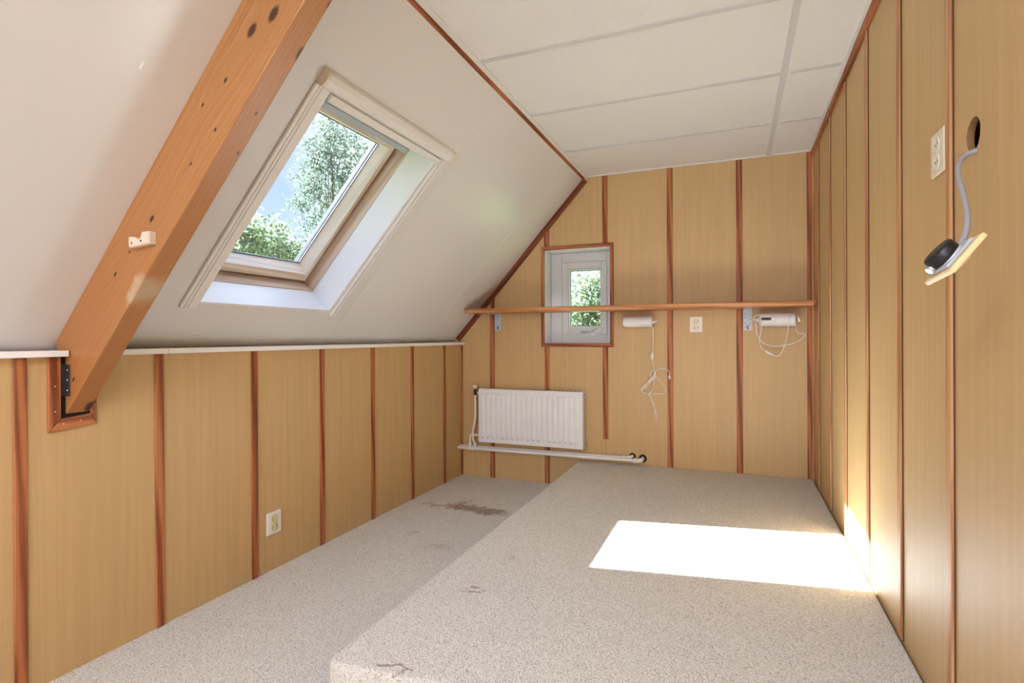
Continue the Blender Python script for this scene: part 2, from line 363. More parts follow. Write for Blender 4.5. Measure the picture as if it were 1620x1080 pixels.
# right wall: a thin panel with a round cable hole, a cavity, a backing
HY, HZ, HR, TW = 1.385, 1.489, .0350, .013
bm = NB(); q = .08
holed(bm, YR, YB, 0, ZC+.07, HY-q, HY+q, HZ-q, HZ+q, lambda a, b, c, d: box(bm, XR, XR+TW, a, b, c, d))
N = 48; rin = {}; rout = {}
for k in range(N):
    a = 2*math.pi*k/N; c, s = math.cos(a), math.sin(a); sc = q/max(abs(c), abs(s)); rr = HR*(1+.018*math.sin(3*a+1)+.012*math.sin(13*a))
    for x in (XR, XR+TW):
        rin[k, x] = bm.verts.new((x, HY+c*rr, HZ+s*rr)); rout[k, x] = bm.verts.new((x, HY+c*sc, HZ+s*sc))
for k in range(N):
    j = (k+1) % N
    for x in (XR, XR+TW): bm.faces.new((rin[k, x], rin[j, x], rout[j, x], rout[k, x]))
    bm.faces.new((rin[k, XR], rin[j, XR], rin[j, XR+TW], rin[k, XR+TW])).material_index = 1
holed(bm, YR, YB, 0, ZC+.07, HY-.11, HY+.11, HZ-.11, HZ+.11, lambda a, b, c, d: box(bm, XR+TW+.0005, XR+.12, a, b, c, d, mi=1))
box(bm, XR+.09, XR+.12, HY-.11, HY+.11, HZ-.11, HZ+.11, mi=2)
obj('wall_right', bm, ['beech_laminate', 'chipboard', 'dark_hole'], label='long right wall of glossy beech panels with a round cable hole', cat='wall', kind='structure')
# rear wall (behind the camera) with an opening added to let the rear fill light in
bm = NB(); holed(bm, XL-.6, XR+.12, 0, 2.4, -1.10, .42, .60, 2.15, lambda a, b, c, d: box(bm, a, b, YR-.1, YR, c, d))
obj('wall_rear', bm, 'beech_laminate', label='panelled end wall behind the camera with an opening added for the fill light', cat='wall', kind='structure')
# sloped wall
HS0, HS1, HY0, HY1 = .190, 1.150, 1.484, 2.232
bm = NB()
holed(bm, -.12, 1.66, .6, 2.3585, HS0, HS1, HY0, HY1, lambda a, b, c, d: box(bm, a, b, c, d, 0, .012))
box(bm, -.12, 1.66, YR, .6, 0, .20)
box(bm, -.12, 1.66, 2.3605, 3.4085, 0, .012, bev=.001); box(bm, -.12, 1.66, 3.4105, YB, 0, .012, bev=.001)
holed(bm, -.12, 1.70, .6, YB, HS0, HS1, HY0, HY1, lambda a, b, c, d: box(bm, a, b, c, d, .0125, .20))
obj('wall_sloped', bm, 'sloped_white_panel', frame=SF, label='white sloped attic ceiling of smooth panels around the roof window', cat='sloped ceiling', kind='structure')
bm = NB(); prism(bm, [(0, 0), (.0035, .0008), (.004, .002), (.0005, .002)], 'x', 0, .0001); bm.free()
bm = NB(); box(bm, .944, .966, .9365, .9415, -.0008, .0003, bev=.0003)
obj('paint_fleck', bm, 'ledge_white', frame=SF, label='small cream fleck on the white sloped ceiling left of the beam', cat='paint fleck')
# ceiling
bm = NB(); box(bm, -1.02, XR, YR, YB, ZC+.006, ZC+.10)
obj('ceiling', bm, 'ceiling_tile', label='flat suspended ceiling of speckled off-white tiles', cat='ceiling', kind='structure')
tn = [0]
def trim(dims_or_bm, mat, label, cat='trim', bev=.0015, frame=None, mats=None):
    tn[0] += 1; nm = 'trim_%d' % tn[0]
    if isinstance(dims_or_bm, tuple): bm = NB(); box(bm, *dims_or_bm, bev=bev)
    else: bm = dims_or_bm
    return obj(nm, bm, mat, frame=frame, label=label, cat=cat, kind='structure')
bm = NB(); hexa(bm, [(.2065+dx, y, z) for z in (ZC, ZC+.006) for dx, y in ((-.006, YR), (.018, YR), (.003, YB-.02), (-.021, YB-.02))])
trim(bm, 't_bar_grey', 'long grey-white ceiling rail running away towards the far wall', 'ceiling rail')
for i, (y, w) in enumerate([(-.337, 0), (.263, 0), (.863, 0), (1.463, 0), (2.063, 0), (2.663, 0), (3.263, 0)]):
    pos = ['outside the frame', 'outside the frame', 'outside the frame', 'nearest the camera', 'third from the far wall, crossing the top of the photo', 'second from the far wall', 'nearest to the far wall'][i]
    if i < 4: continue
    trim((-.979, .186, y-.010, y+.013, ZC+.0015, ZC+.006), 't_bar_grey', 'long cross rail of the tiled ceiling, '+pos, 'ceiling rail', bev=.0008)
    trim((.228, XR-.03, y-.010, y+.013, ZC+.0015, ZC+.006), 't_bar_grey', 'short cross rail right of the main ceiling rail, '+pos, 'ceiling rail', bev=.0008)
trim((-1.004, -.979, YR, YB-.001, ZC-.001, ZC+.006), 't_bar_white', 'white edge strip of the tiled ceiling along the slope', 'ceiling edge', bev=.0008)
trim((XR-.0255, XR-.0005, YR, YB-.001, ZC-.001, ZC+.006), 't_bar_white', 'white edge strip of the tiled ceiling along the right wall', 'ceiling edge', bev=.0008)
trim((-.978, XR-.026, YB-.021, YB-.0005, ZC-.001, ZC+.006), 't_bar_white', 'white edge strip of the tiled ceiling along the far wall', 'ceiling edge', bev=.0008)
bm = NB(); prism(bm, [(-1.0185, ZC-.012), (-1.0045, ZC-.0015), (-1.0045, ZC+.004), (-1.011, ZC+.0035), (-1.024, ZC-.0105)], 'y', YR, YB-.002)
trim(bm, 'reddish_wood_y', 'thin brown wood strip where slope meets ceiling', 'wood trim')
# cove trim of the right wall under the ceiling, in three lengths
for y0, y1, lb in ((YR, 2.10, 'nearest length'), (2.102, 3.12, 'middle length'), (3.122, YB-.001, 'far length')):
    trim((XR-.016, XR-.0003, y0, y1, ZC-.034, ZC-.0015), 'reddish_wood_y', 'orange-brown wood strip under the ceiling on the right wall, '+lb, 'wood trim', bev=.003)

# battens
ordn = ['first', 'second', 'third', 'fourth', 'fifth', 'sixth', 'seventh', 'eighth', 'ninth']
lb = [(.9457, .9803), (1.3804, 1.407), (1.8169, 1.8447), (2.2448, 2.2824), (2.674, 2.7168), (3.1087, 3.1395), (3.541, 3.579)]
for i, (a, b) in enumerate([(.085, .12), (.515, .55)]+lb):
    c = (a+b)/2; w = .0325
    if i < 2: continue
    trim((XL+.0002, XL+.0075, c-w/2, c+w/2, .002, 1.022), 'reddish_wood_z', 'reddish-brown wood batten on the left knee wall, %s from the left edge of the photo' % ordn[i-2], 'batten', bev=.002)
trim((XL+.0002, XL+.012, YB-.013, YB-.0005, .002, 1.022), 'reddish_wood_z', 'dark quarter strip in the far left corner below the slope', 'batten', bev=.003)
def slope_x(z): return -2.0503+(z-1.0743)*.6706/.7418
bb = [(-1.7542, -1.7168, 'far wall batten left of the small window, behind the left end of the radiator'), (-1.3112, -1.2738, 'far wall batten in line with the left side of the small window'),
      (-.8748, -.8370, 'far wall batten in line with the right side of the small window'), (-.4303, -.393, 'far wall batten between the left wall lamp and the socket'),
      (.0045, .0414, 'far wall batten between the socket and the right wall lamp'), (.411, .4485, 'wide far wall batten in the right corner')]
for i, (a, b, l) in enumerate(bb):
    zt = min(ZC-.0015, 1.0743+((a+.0)-(-2.0503))*.7418/.6706-.062)
    y0 = YB-.0075
    if i == 0: segs = [(.002, zt)]
    elif i == 1: segs = [(.002, 1.0095), (1.7495, zt)]
    elif i == 2: segs = [(.356, 1.0095), (1.7495, zt)]
    else: segs = [(ZP+.001, zt)]
    for j, (z0, z1) in enumerate(segs):
        l2 = l if len(segs) == 1 else l+(', lower length' if j == 0 else ', upper length')
        if z1 == zt and zt < ZC-.01:
            za, zb = [min(ZC-.0015, 1.0743+(v+2.0503)*.7418/.6706-.0615) for v in (a, b)]
            bm = NB(); prism(bm, [(a, z0), (b, z0), (b, zb), (a, za)], 'y', y0, YB-.0002); trim(bm, 'reddish_wood_z', 'reddish '+l2, 'batten')
        else: trim((a, b, y0, YB-.0002, z0, z1), 'reddish_wood_z', 'reddish '+l2, 'batten', bev=.002)
trim((-.8552, -.8540, YB-.0012, YB-.0002, ZP+.001, .355), 'rubber_black', 'thin dark panel joint below the cut batten right of the radiator', 'panel joint', bev=0)
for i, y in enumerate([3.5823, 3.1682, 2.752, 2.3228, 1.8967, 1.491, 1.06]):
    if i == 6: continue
    bm = NB(); box(bm, XR-.0075, XR-.0002, y, y+.034, ZP+.001, ZC-.035, bev=.002); box(bm, XR-.0030, XR-.0002, y-.0022, y-.0002, ZP+.001, ZC-.035, mi=1)  # dark strip stands in for the shadow line at the near edge
    trim(bm, ['sheened_wood_z', 'shadow_gap'], 'pale-sheened wood batten on the right wall, %s from the far corner' % ordn[i], 'batten', bev=.002)
trim((XR-.013, XR-.0002, YB-.022, YB-.008, ZP+.001, ZC-.035), 'sheened_wood_z', 'slim corner strip on the right wall at the far end', 'batten', bev=.003)
# sloping trim board on the far wall
bm = NB(); box(bm, .002, 1.547, YB-.014, YB-.0005, -.0400, -.0005, bev=.002)
trim(bm, 'trim_brown_s', 'dark brown wood trim following the slope on the far wall', 'wood trim', frame=SF)

# knee-wall ledge boards
for y0, y1, l in ((YR, 1.0805, 'short white ledge board on the knee wall, left of the beam'), (1.160, 1.411, 'short white ledge board just right of the beam foot'), (1.4125, YB-.001, 'long white ledge board on the knee wall under the slope')):
    trim((-2.062, -1.974, y0, y1, 1.0240, 1.0435), 'ledge_white', l, 'ledge board', bev=.0015)

# ------------------------------------------------------------------ timber beam (rafter) with foot surround
bm = NB()
yl, yr, od = 1.085, 1.155, -.193
def sx_(x, o): return (x+2.0503+.7418*o)/.6706
def so(x, z):
    v = Vector((x, 0, z))-P0; return (v.dot(DS), v.dot(NO))
pts = [(.0005, -.0005), so(-2.0495, 1.0245), so(-2.0030, 1.0245), (sx_(-2.0030, od), od), (1.722, od), (1.550, -.0005)]
prism(bm, pts, 'y', yl, yr)
bmesh.ops.bevel(bm, geom=[e_ for e_ in bm.edges if abs(e_.verts[0].co.y-e_.verts[1].co.y) < 1e-6 and abs((e_.verts[0].co.z+e_.verts[1].co.z)/2-od) < 1e-4], offset=.004, segments=2, profile=.5, affect='EDGES')
beam = obj('roof_beam', bm, 'pine_beam', frame=SF, label='thick knotty pine rafter running up the slope left of the roof window', cat='beam')
sur = empty('beam_surround', (XL, 1.10, .788), label='reddish three-sided wood surround at the foot of the pine beam', cat='wood trim')
def boardpoly(name, poly, mat, th=.009):
    bm = NB(); prism(bm, poly, 'x', XL+.0003, XL+th)
    bmesh.ops.bevel(bm, geom=[e_ for e_ in bm.edges if all(v.co.x > XL+th-1e-5 for v in e_.verts)], offset=.002, segments=1, affect='EDGES')
    o = obj(name, bm, mat, sur); return o
boardpoly('side_board', [(1.034, .786), (1.069, .826), (1.069, 1.022), (1.034, 1.022)], 'reddish_wood_z')
boardpoly('bottom_board', [(1.0345, .785), (1.174, .795), (1.156, .832), (1.0695, .825)], 'reddish_wood_y')
boardpoly('side_board', [(1.1745, .796), (1.1745, 1.022), (1.157, 1.022), (1.157, .833)], 'reddish_wood_z')
bm = NB(); box(bm, XL+.0002, XL+.0012, 1.0692, 1.1565, .8255, 1.0225)
obj('recess', bm, 'dark_hole', sur)
bm = NB()
for y, z in ((1.052, .93), (1.052, .85), (1.075, .808), (1.125, .812), (1.165, .86)): lathe(bm, (XL+.009, y, z), (1, 0, 0), [(0, .0022), (.0006, .0018), (.0008, .0005)], 10)
obj('nail_heads', bm, 'nail_white', sur)
bm = NB(); box(bm, XL+.0008, XL+.028, 1.0815, 1.0840, .897, .998, bev=.0004); box(bm, XL+.0005, XL+.003, 1.0705, 1.0815, .897, .998, bev=.0004)
for z in (.915, .948, .98): lathe(bm, (XL+.016, 1.0816, z), (0, -1, 0), [(0, .0042), (.0012, .0036), (.0022, .0012)], 10, mi=1)
obj('angle_bracket', bm, ['dark_metal', 'chrome'], label='small steel angle bracket with screws at the beam foot', cat='bracket')

# white cable saddle on the beam side
cb = empty('cable_clamp', frame=Matrix.Translation((-1.6155, yl-.0006, 1.3560)), label='small cream two-part cable clamp screwed to the side of the pine beam', cat='cable clamp')
bm = NB()
prof = [(-.046, -.002), (-.040, -.007), (.046, .000), (.046, .036), (.012, .036), (.010, .018), (.001, .012), (-.010, .020), (-.022, .024), (-.046, .026)]
prism(bm, prof, 'y', -.020, 0)
bmesh.ops.bevel(bm, geom=[e_ for e_ in bm.edges if all(v.co.y < -.0199 for v in e_.verts)], offset=.0025, segments=2, affect='EDGES')
obj('clamp_body', bm, 'porcelain', cb, local=True)
for x, z in ((-.030, .006), (.010, .010)):
    bm = NB(); lathe(bm, (x, -.0201, z), (0, -1, 0), [(0, .003), (.0012, .0026), (.0013, .0012)], 12); obj('screw', bm, 'dark_metal', cb, local=True)

# ------------------------------------------------------------------ window 1: roof window
w1 = empty('window_1', frame=SF, label='open-looking pine roof window in a white reveal, trees and sky outside', cat='roof window', kind='structure')
OS0, OS1, OY0, OY1 = .200, 1.140, 1.494, 2.222
def part(name, bm, mat, parent=w1, **k): return obj(name, bm, mat, parent, local=True, **k)
bm = NB()
box(bm, HS0, OS0, HY0, HY1, 0, .145); box(bm, OS1, HS1, HY0, HY1, 0, .145); box(bm, OS0, OS1, HY0, OY0, 0, .145); box(bm, OS0, OS1, OY1, HY1, 0, .145)
part('reveal', bm, 'reveal_white')
def ring(bm, s0, s1, y0, y1, ws, wy, o0, o1, wtop=None, bev=.002, mi=(0, 1)):
    wtop = ws if wtop is None else wtop
    box(bm, s0, s0+ws, y0, y1, o0, o1, bev, mi[1]); box(bm, s1-wtop, s1, y0, y1, o0, o1, bev, mi[1])
    box(bm, s0+ws, s1-wtop, y0, y0+wy, o0, o1, bev, mi[0]); box(bm, s0+ws, s1-wtop, y1-wy, y1, o0, o1, bev, mi[0])
bm = NB(); ring(bm, OS0-.030, OS1+.03, OY0-.034, OY1+.034, .034, .036, .146, .275, wtop=.05)
part('window_frame', bm, ['window_pine_x', 'window_pine_y'])
bm = NB(); ring(bm, OS0-.002, OS1+.002, OY0-.002, OY1+.002, .060, .050, .2905, .310, wtop=.10); ring(bm, OS0-.06, OS1+.06, OY0-.06, OY1+.06, .0770, .0765, .2760, .2903, wtop=.128); ring(bm, OS0-.06, OS1+.06, OY0-.06, OY1+.06, .028, .024, .2005, .2753)
part('outer_light_seal', bm, 'dark_metal')  # unseen rings added to stop sun leaking past the sash
sash = empty('sash', label=None); sash.parent = w1
GS0, GS1, GY0, GY1 = .283, 1.013, 1.585, 2.163
bm = NB()
s0, s1, y0, y1 = .218, 1.068, 1.512, 2.206
# sash rails with a splayed glazing side: cross-section from face (o=.208) in to the glass (o=.262)
def sashrail(bm, A, B, C_, D):     # outer a,b and glass c,d corners in (s,y); faces A,B outer edge
    pass
f0, f1 = .208, .262
outer = [(s0, y0), (s0, y1), (s1, y1), (s1, y0)]
fi = [(s0+.042, y0+.042), (s0+.042, y1-.024), (s1-.040, y1-.024), (s1-.040, y0+.042)]
gi = [(GS0, GY0), (GS0, GY1), (GS1, GY1), (GS1, GY0)]
V = {}
for nm, ringp, o_ in (('a', outer, f0), ('b', fi, f0), ('c', gi, f1), ('d', gi, .2715), ('e', outer, .2715)):
    V[nm] = [bm.verts.new((p[0], p[1], o_)) for p in ringp]
for a, b in (('a', 'b'), ('b', 'c'), ('c', 'd'), ('d', 'e'), ('e', 'a')):
    for i in range(4):
        j = (i+1) % 4; f = bm.faces.new((V[a][i], V[a][j], V[b][j], V[b][i])); f.material_index = 4 if a == 'c' else (1 if i in (0, 2) else 0) if (a, b) != ('b', 'c') else (3 if i in (0, 2) else 2)
batten_mat('sunlit_pine_x', 'x', (238, 230, 218), (224, 212, 196)); batten_mat('sunlit_pine_y', 'y', (238, 230, 218), (224, 212, 196))  # sun and sky light on the splay painted in as paler pine
part('sash_frame', bm, ['window_pine_x', 'window_pine_y', 'sunlit_pine_x', 'sunlit_pine_y', 'glazing_gasket'], sash)
bm = NB(); ring(bm, GS0-.0005, GS1+.0005, GY0-.0005, GY1+.0005, .006, .006, .2625, .266, bev=0, mi=(0, 0)); part('gasket', bm, 'glazing_gasket', sash)
bm = NB(); box(bm, GS0+.0055, GS1-.0055, GY0+.0055, GY1-.0055, .266, .270); part('pane', bm, 'clear_glass', sash)
bm = NB(); box(bm, 1.058, 1.084, OY0+.06, 2.188, .128, .150, bev=.003, seg=2); part('blind_housing', bm, 'blind_grey')
bm = NB(); box(bm, 1.045, 1.060, 2.150, 2.164, .222, .232, bev=.002); part('sash_catch', bm, 'chrome', sash)
# insect screen fitted around the opening
scn = empty('roller_insect_screen', frame=SF @ Matrix.Translation((.17, 0, 0)), label='cream roller fly-screen frame fitted round the roof window', cat='insect screen')
def sp(name, bm, mat, parent=scn, **k):
    for v in bm.verts: v.co.x -= .17
    return part(name, bm, mat, parent, **k)
bm = NB()
cass = [(1.152, -.0006), (1.150, -.024), (1.156, -.031), (1.180, -.034), (1.198, -.028), (1.206, -.014), (1.208, -.0006)]
prism(bm, cass, 'y', 1.440, 2.283)   # (s,o) section
ca = sp('cassette', bm, 'screen_aluminium')
for a, b in ((1.4245, 1.4395), (2.2835, 2.2985)):
    bm = NB(); prism(bm, [(1.1505+.0, -.0006), (1.149, -.025), (1.156, -.033), (1.181, -.036), (1.200, -.029), (1.208, -.014), (1.210, -.0006)], 'y', a, b); sp('end_cap', bm, 'socket_cream', ca)
for a, b in ((1.420, 1.478), (2.238, 2.262)):
    bm = NB(); w = b-a
    if w > .04:
        box(bm, .172, 1.1485, a, a+.010, -.012, -.0006, bev=.0012); box(bm, .172, 1.1485, a+.010, a+.017, -.009, -.0006, bev=.001); box(bm, .172, 1.1485, a+.017, a+.027, -.0125, -.0006, bev=.001); box(bm, .172, 1.1485, a+.027, a+.031, -.007, -.0006, bev=.0005); box(bm, .172, 1.1485, a+.031, b+.010, -.012, -.0006, bev=.002)
    else:
        box(bm, .172, 1.1485, a, a+.006, -.020, -.0006, bev=.001); box(bm, .172, 1.1485, a+.006, a+.012, -.012, -.0006, bev=.001); box(bm, .172, 1.1485, a+.012, b, -.022, -.0006, bev=.0015)
    sp('side_rail', bm, 'screen_aluminium')
bm = NB(); box(bm, 1.118, 1.1425, 1.494, 2.2365, -.020, -.004, bev=.003, seg=2); box(bm, 1.112, 1.118, 1.496, 2.2345, -.014, -.006, bev=.001); sp('pull_bar', bm, 'screen_aluminium')

# ------------------------------------------------------------------ window 2: small window in the far wall
w2 = empty('window_2', (-1.067, YB, WZ0), label='small white plastic window in the far wall, framed in brown wood', cat='window', kind='structure')
YF = 4.000
bm = NB()
for d in ((WX0-.0115, WX0, YB+.001, YF+.06, WZ0-.0115, WZ1+.0115), (WX1, WX1+.0115, YB+.001, YF+.06, WZ0-.0115, WZ1+.0115), (WX0, WX1, YB+.001, YF+.06, WZ0-.0115, WZ0), (WX0, WX1, YB+.001, YF+.06, WZ1, WZ1+.0115)): box(bm, *d)
obj('reveal', bm, 'reveal_white', w2)
def ring2(bm, x0, x1, z0, z1, w, y0_, y1_, bev=.003):
    wl, wr, wb, wt = w if isinstance(w, tuple) else (w,)*4
    box(bm, x0, x0+wl, y0_, y1_, z0, z1, bev); box(bm, x1-wr, x1, y0_, y1_, z0, z1, bev); box(bm, x0+wl, x1-wr, y0_, y1_, z0, z0+wb, bev); box(bm, x0+wl, x1-wr, y0_, y1_, z1-wt, z1, bev)
bm = NB(); ring2(bm, WX0+.0005, WX1-.0005, WZ0+.0005, WZ1-.0005, (.086, .055, .064, .072), YF, YF+.055)
obj('window_frame', bm, 'upvc', w2)
SX0, SX1, SZ0, SZ1 = -1.2225, -.880, 1.1015, 1.6450
s2 = empty('sash', (0, 0, 0)); s2.parent = w2; s2.location = (0, 0, 0)
class _L: pass
def o2(name, bm, mat):          # children of the sash, written in world coordinates
    org = w2.location
    for v in bm.verts: v.co -= org
    return obj(name, bm, mat, s2, local=True)
bm = NB(); ring2(bm, SX0, SX1, SZ0, SZ1, (.048, .040, .050, .052), YF-.006, YF+.045)
o2('sash_frame', bm, 'upvc')
bm = NB(); ring2(bm, SX0+.0485, SX1-.0405, SZ0+.0505, SZ1-.0525, .010, YF+.002, YF+.030, bev=.002); o2('glazing_bead', bm, 'white_gloss')
bm = NB(); ring2(bm, SX0+.0588, SX1-.0508, SZ0+.0608, SZ1-.0628, .004, YF+.020, YF+.028, bev=0); o2('gasket', bm, 'glazing_gasket')
bm = NB(); box(bm, SX0+.060, SX1-.052, SZ0+.0, SZ0+.001, 0, .001); bm.free()
bm = NB(); box(bm, SX0+.0630, SX1-.0550, YF+.022, YF+.026, SZ0+.065, SZ1-.067); o2('pane', bm, 'clear_glass')
bm = NB()
hx = -1.045
prism(bm, [(hx-.030, 1.110), (hx+.045, 1.112), (hx+.100, 1.140), (hx+.092, 1.146), (hx+.040, 1.124), (hx-.026, 1.128), (hx-.036, 1.120)], 'y', YF-.018, YF-.010)
box(bm, hx-.030, hx+.020, YF-.011, YF-.0055, 1.106, 1.130, bev=.002)
o2('handle', bm, 'blind_grey')
fr = empty('window_casing', (-1.067, YB, 1.01), label='brown wood casing around the small far window', cat='window casing')
X0, X1, Z0, Z1, wd = -1.3345, -.7960, 1.0100, 1.7465, .0255
def cas(name, poly, mat):
    bm = NB(); prism(bm, poly, 'y', YB-.012, YB-.0004)
    bmesh.ops.bevel(bm, geom=[e_ for e_ in bm.edges if all(v.co.y < YB-.0119 for v in e_.verts)], offset=.002, segments=1, affect='EDGES'); obj(name, bm, mat, fr)
g = .0003
cas('side_board', [(X0, Z0), (X0+wd-g, Z0+wd), (X0+wd-g, Z1-wd), (X0, Z1)], 'reddish_wood_z')
cas('side_board', [(X1, Z0), (X1, Z1), (X1-wd+g, Z1-wd), (X1-wd+g, Z0+wd)], 'reddish_wood_z')
cas('bottom_board', [(X0+g, Z0), (X1-g, Z0), (X1-wd, Z0+wd-g), (X0+wd, Z0+wd-g)], 'reddish_wood_x')
cas('top_board', [(X0+g, Z1), (X0+wd, Z1-wd+g), (X1-wd, Z1-wd+g), (X1-g, Z1)], 'reddish_wood_x')

# ------------------------------------------------------------------ wooden shelf across the far wall + brackets
ZS0, ZS1, YS = 1.2590, 1.2905, 3.582
bm = NB()
xl0, xl1 = slope_x(ZS0)+.004, slope_x(ZS1)+.004
A = [(xl0, YS), (XR-.0045, YS), (XR-.0045, YB-.0005-.014), (xl0+.02, YB-.0145)]
hexa(bm, [(xl0+.03, YS+.004, ZS0), (XR-.03, YS+.002, ZS0), (XR-.012, YB-.0145, ZS0), (xl0+.065, YB-.0145, ZS0), (xl1, YS, ZS1), (XR-.012, YS, ZS1), (XR-.012, YB-.0145, ZS1), (xl1+.06, YB-.0145, ZS1)])
bmesh.ops.bevel(bm, geom=[e_ for e_ in bm.edges if all(v.co.y < YS+.01 for v in e_.verts)], offset=.007, segments=3, profile=.5, affect='EDGES')
obj('wall_shelf', bm, 'shelf_pine', label='long narrow pine shelf across the far wall, passing in front of the small window', cat='shelf')
for nm, x0, x1, z0, l, red in (('l', -1.7130, -1.6570, 1.133, 'left zinc shelf bracket plate, below the left end of the pine shelf', 0), ('r', .0450, .0985, 1.118, 'right zinc shelf bracket plate, beside the right wall lamp', 1)):
    br = empty('shelf_bracket', ((x0+x1)/2, YB, z0), label=l, cat='bracket', group='zinc brackets under the shelf')
    bm = NB(); box(bm, x0, x1, YB-.0115, YB-.0085, z0, 1.2585, bev=.0008)
    obj('plate', bm, 'zinc_plate', br)
    bm = NB(); xm = (x0+x1)/2; box(bm, xm-.0015, xm+.0035, YB-.030, YB-.012, z0+.075, 1.2585, bev=.0006); box(bm, x0+.004, x1-.004, YB-.20, YB-.0115, 1.2560, 1.2588, bev=.0004)
    obj('arm', bm, 'zinc_plate', br)
    bm = NB()
    for dx, dz in ((-.017, .105), (-.017, .085), (.016, .100), (.016, .075), (-.016, .050), (.016, .045), (.0, .028), (.0, .012), (-.014, .02)):
        lathe(bm, (xm+dx, YB-.0116, z0+dz), (0, -1, 0), [(0, .0030), (.0008, .0028), (.0009, .001)], 10)
    if 1: box(bm, xm-.005, xm+.005, YB-.0125, YB-.0116, z0+.008, z0+.034, mi=1, bev=.0002)
    obj('screw_holes', bm, ['dark_metal', 'red_print' if red else 'dark_metal'], br, kind='stuff')

# ------------------------------------------------------------------ radiator, valves, pipes
rad = empty('radiator', (-1.41, 3.79, .286), label='white ribbed panel radiator hung low on the far wall', cat='radiator')
RX0, RX1, RZ0, RZ1, RYF = -1.8130, -1.0020, .2870, .6880, 3.752
bm = NB()
nr = 19; xs = []; L = RX1-RX0; m0 = .020; pit = (L-2*m0)/nr
prof = [(RX0, 0), (RX0+.006, 0)]
for i in range(nr):
    a = RX0+m0+i*pit
    prof += [(a+.004, 0), (a+.007, .0130), (a+.014, .0140), (a+pit-.006, .0005)]
prof += [(RX1-.006, 0), (RX1, 0)]
zt0, zt1 = RZ0+.028, RZ1-.030
rows = [(RZ0, 0), (zt0, 0), (zt0+.018, 1), (zt1-.018, 1), (zt1, 0), (RZ1, 0)]
grid = [[bm.verts.new((x, RYF+(-.0 if k == 0 else -dep), z)) for x, dep in prof] for z, k in rows]
for a, b in zip(grid, grid[1:]):
    for i in range(len(prof)-1): bm.faces.new((a[i], a[i+1], b[i+1], b[i])).smooth = False
box(bm, RX0, RX1, RYF+.0005, RYF+.012, RZ0, RZ1, bev=.003)
obj('front_panel', bm, 'radiator_enamel', rad)
bm = NB(); box(bm, RX0-.001, RX1+.001, RYF+.0125, RYF+.060, RZ1-.012, RZ1+.004, bev=.003)
for i in range(26): box(bm, RX0+.02+i*.030, RX0+.036+i*.030, RYF+.020, RYF+.052, RZ1+.0042, RZ1+.0050, mi=1)
obj('top_grille', bm, ['radiator_enamel', 'rubber_black'], rad)
bm = NB(); box(bm, RX0+.004, RX1-.004, RYF+.0125, RYF+.058, RZ0+.004, RZ1-.014, bev=.003)
obj('back_panel', bm, 'radiator_enamel', rad)
bm = NB(); box(bm, RX0-.0012, RX0-.0002, RYF+.001, RYF+.058, RZ0+.002, RZ1-.001); obj('side_cover', bm, 'radiator_enamel', rad); bm = NB(); box(bm, RX1+.0002, RX1+.0012, RYF+.001, RYF+.058, RZ0+.002, RZ1-.001)
obj('side_cover', bm, 'radiator_enamel', rad)
for z in (RZ1-.035, RZ0+.018):
    bm = NB()
    cyl(bm, (RX1+.001, RYF+.030, z), (RX1+.014, RYF+.030, z), .010, 16); cyl(bm, (RX1+.014, RYF+.030, z), (RX1+.022, RYF+.030, z), .006, 8)
    if z < .4: cyl(bm, (RX1+.012, RYF+.030, RZ0+.010), (RX1+.016, RYF+.030, RZ0-.004), .004, 10)
    obj('end_plug', bm, 'chrome', rad)
vx, vy = RX0-.041, 3.775
bm = NB(); lathe(bm, (vx, vy, .640), (0, 0, 1), [(0, .0105), (.004, .012), (.030, .012), (.034, .009), (.044, .009)], 20); cyl(bm, (vx, vy, .655), (RX0-.012, vy, .655), .008, 14)
valve = obj('valve_body', bm, 'rubber_black', rad)
bm = NB(); lathe(bm, (vx, vy, .684), (0, 0, 1), [(0, .011), (.010, .0125), (.016, .019), (.026, .0205), (.030, .019), (.031, .013)], 24); obj('valve_cap', bm, 'brass_cream', rad)
bm = NB(); cyl(bm, (RX0-.022, vy, .655), (RX0-.0013, vy, .655), .0115, 16); obj('union_nut', bm, 'pipe_paint', rad)
bm = NB(); tube(bm, [(vx, vy, .640), (vx+.001, vy, .56), (vx, vy, .47), (vx-.008, vy, .41), (vx-.020, vy, .36), (vx-.022, vy, .32), (vx-.014, vy, .28), (vx-.004, vy, .2735)], .0085, 14)
obj('feed_pipe', bm, 'pipe_paint', rad, label='cream bent feed pipe')
bm = NB(); tube(bm, [(RX0-.001, vy+.008, .330), (vx-.010, vy+.008, .330), (vx-.038, vy+.008, .330), (vx-.046, vy+.008, .322), (vx-.047, vy+.008, .300), (vx-.046, vy+.004, .2735)], .0085, 12)
for c0, c1 in (((vx-.010, vy+.008, .330), (vx+.004, vy+.008, .330)), ((vx-.0465, vy+.006, .290), (vx-.0465, vy+.006, .2745))): cyl(bm, c0, c1, .0125, 14)
obj('return_pipe', bm, 'pipe_paint', rad, label='short cream return pipe with elbow')

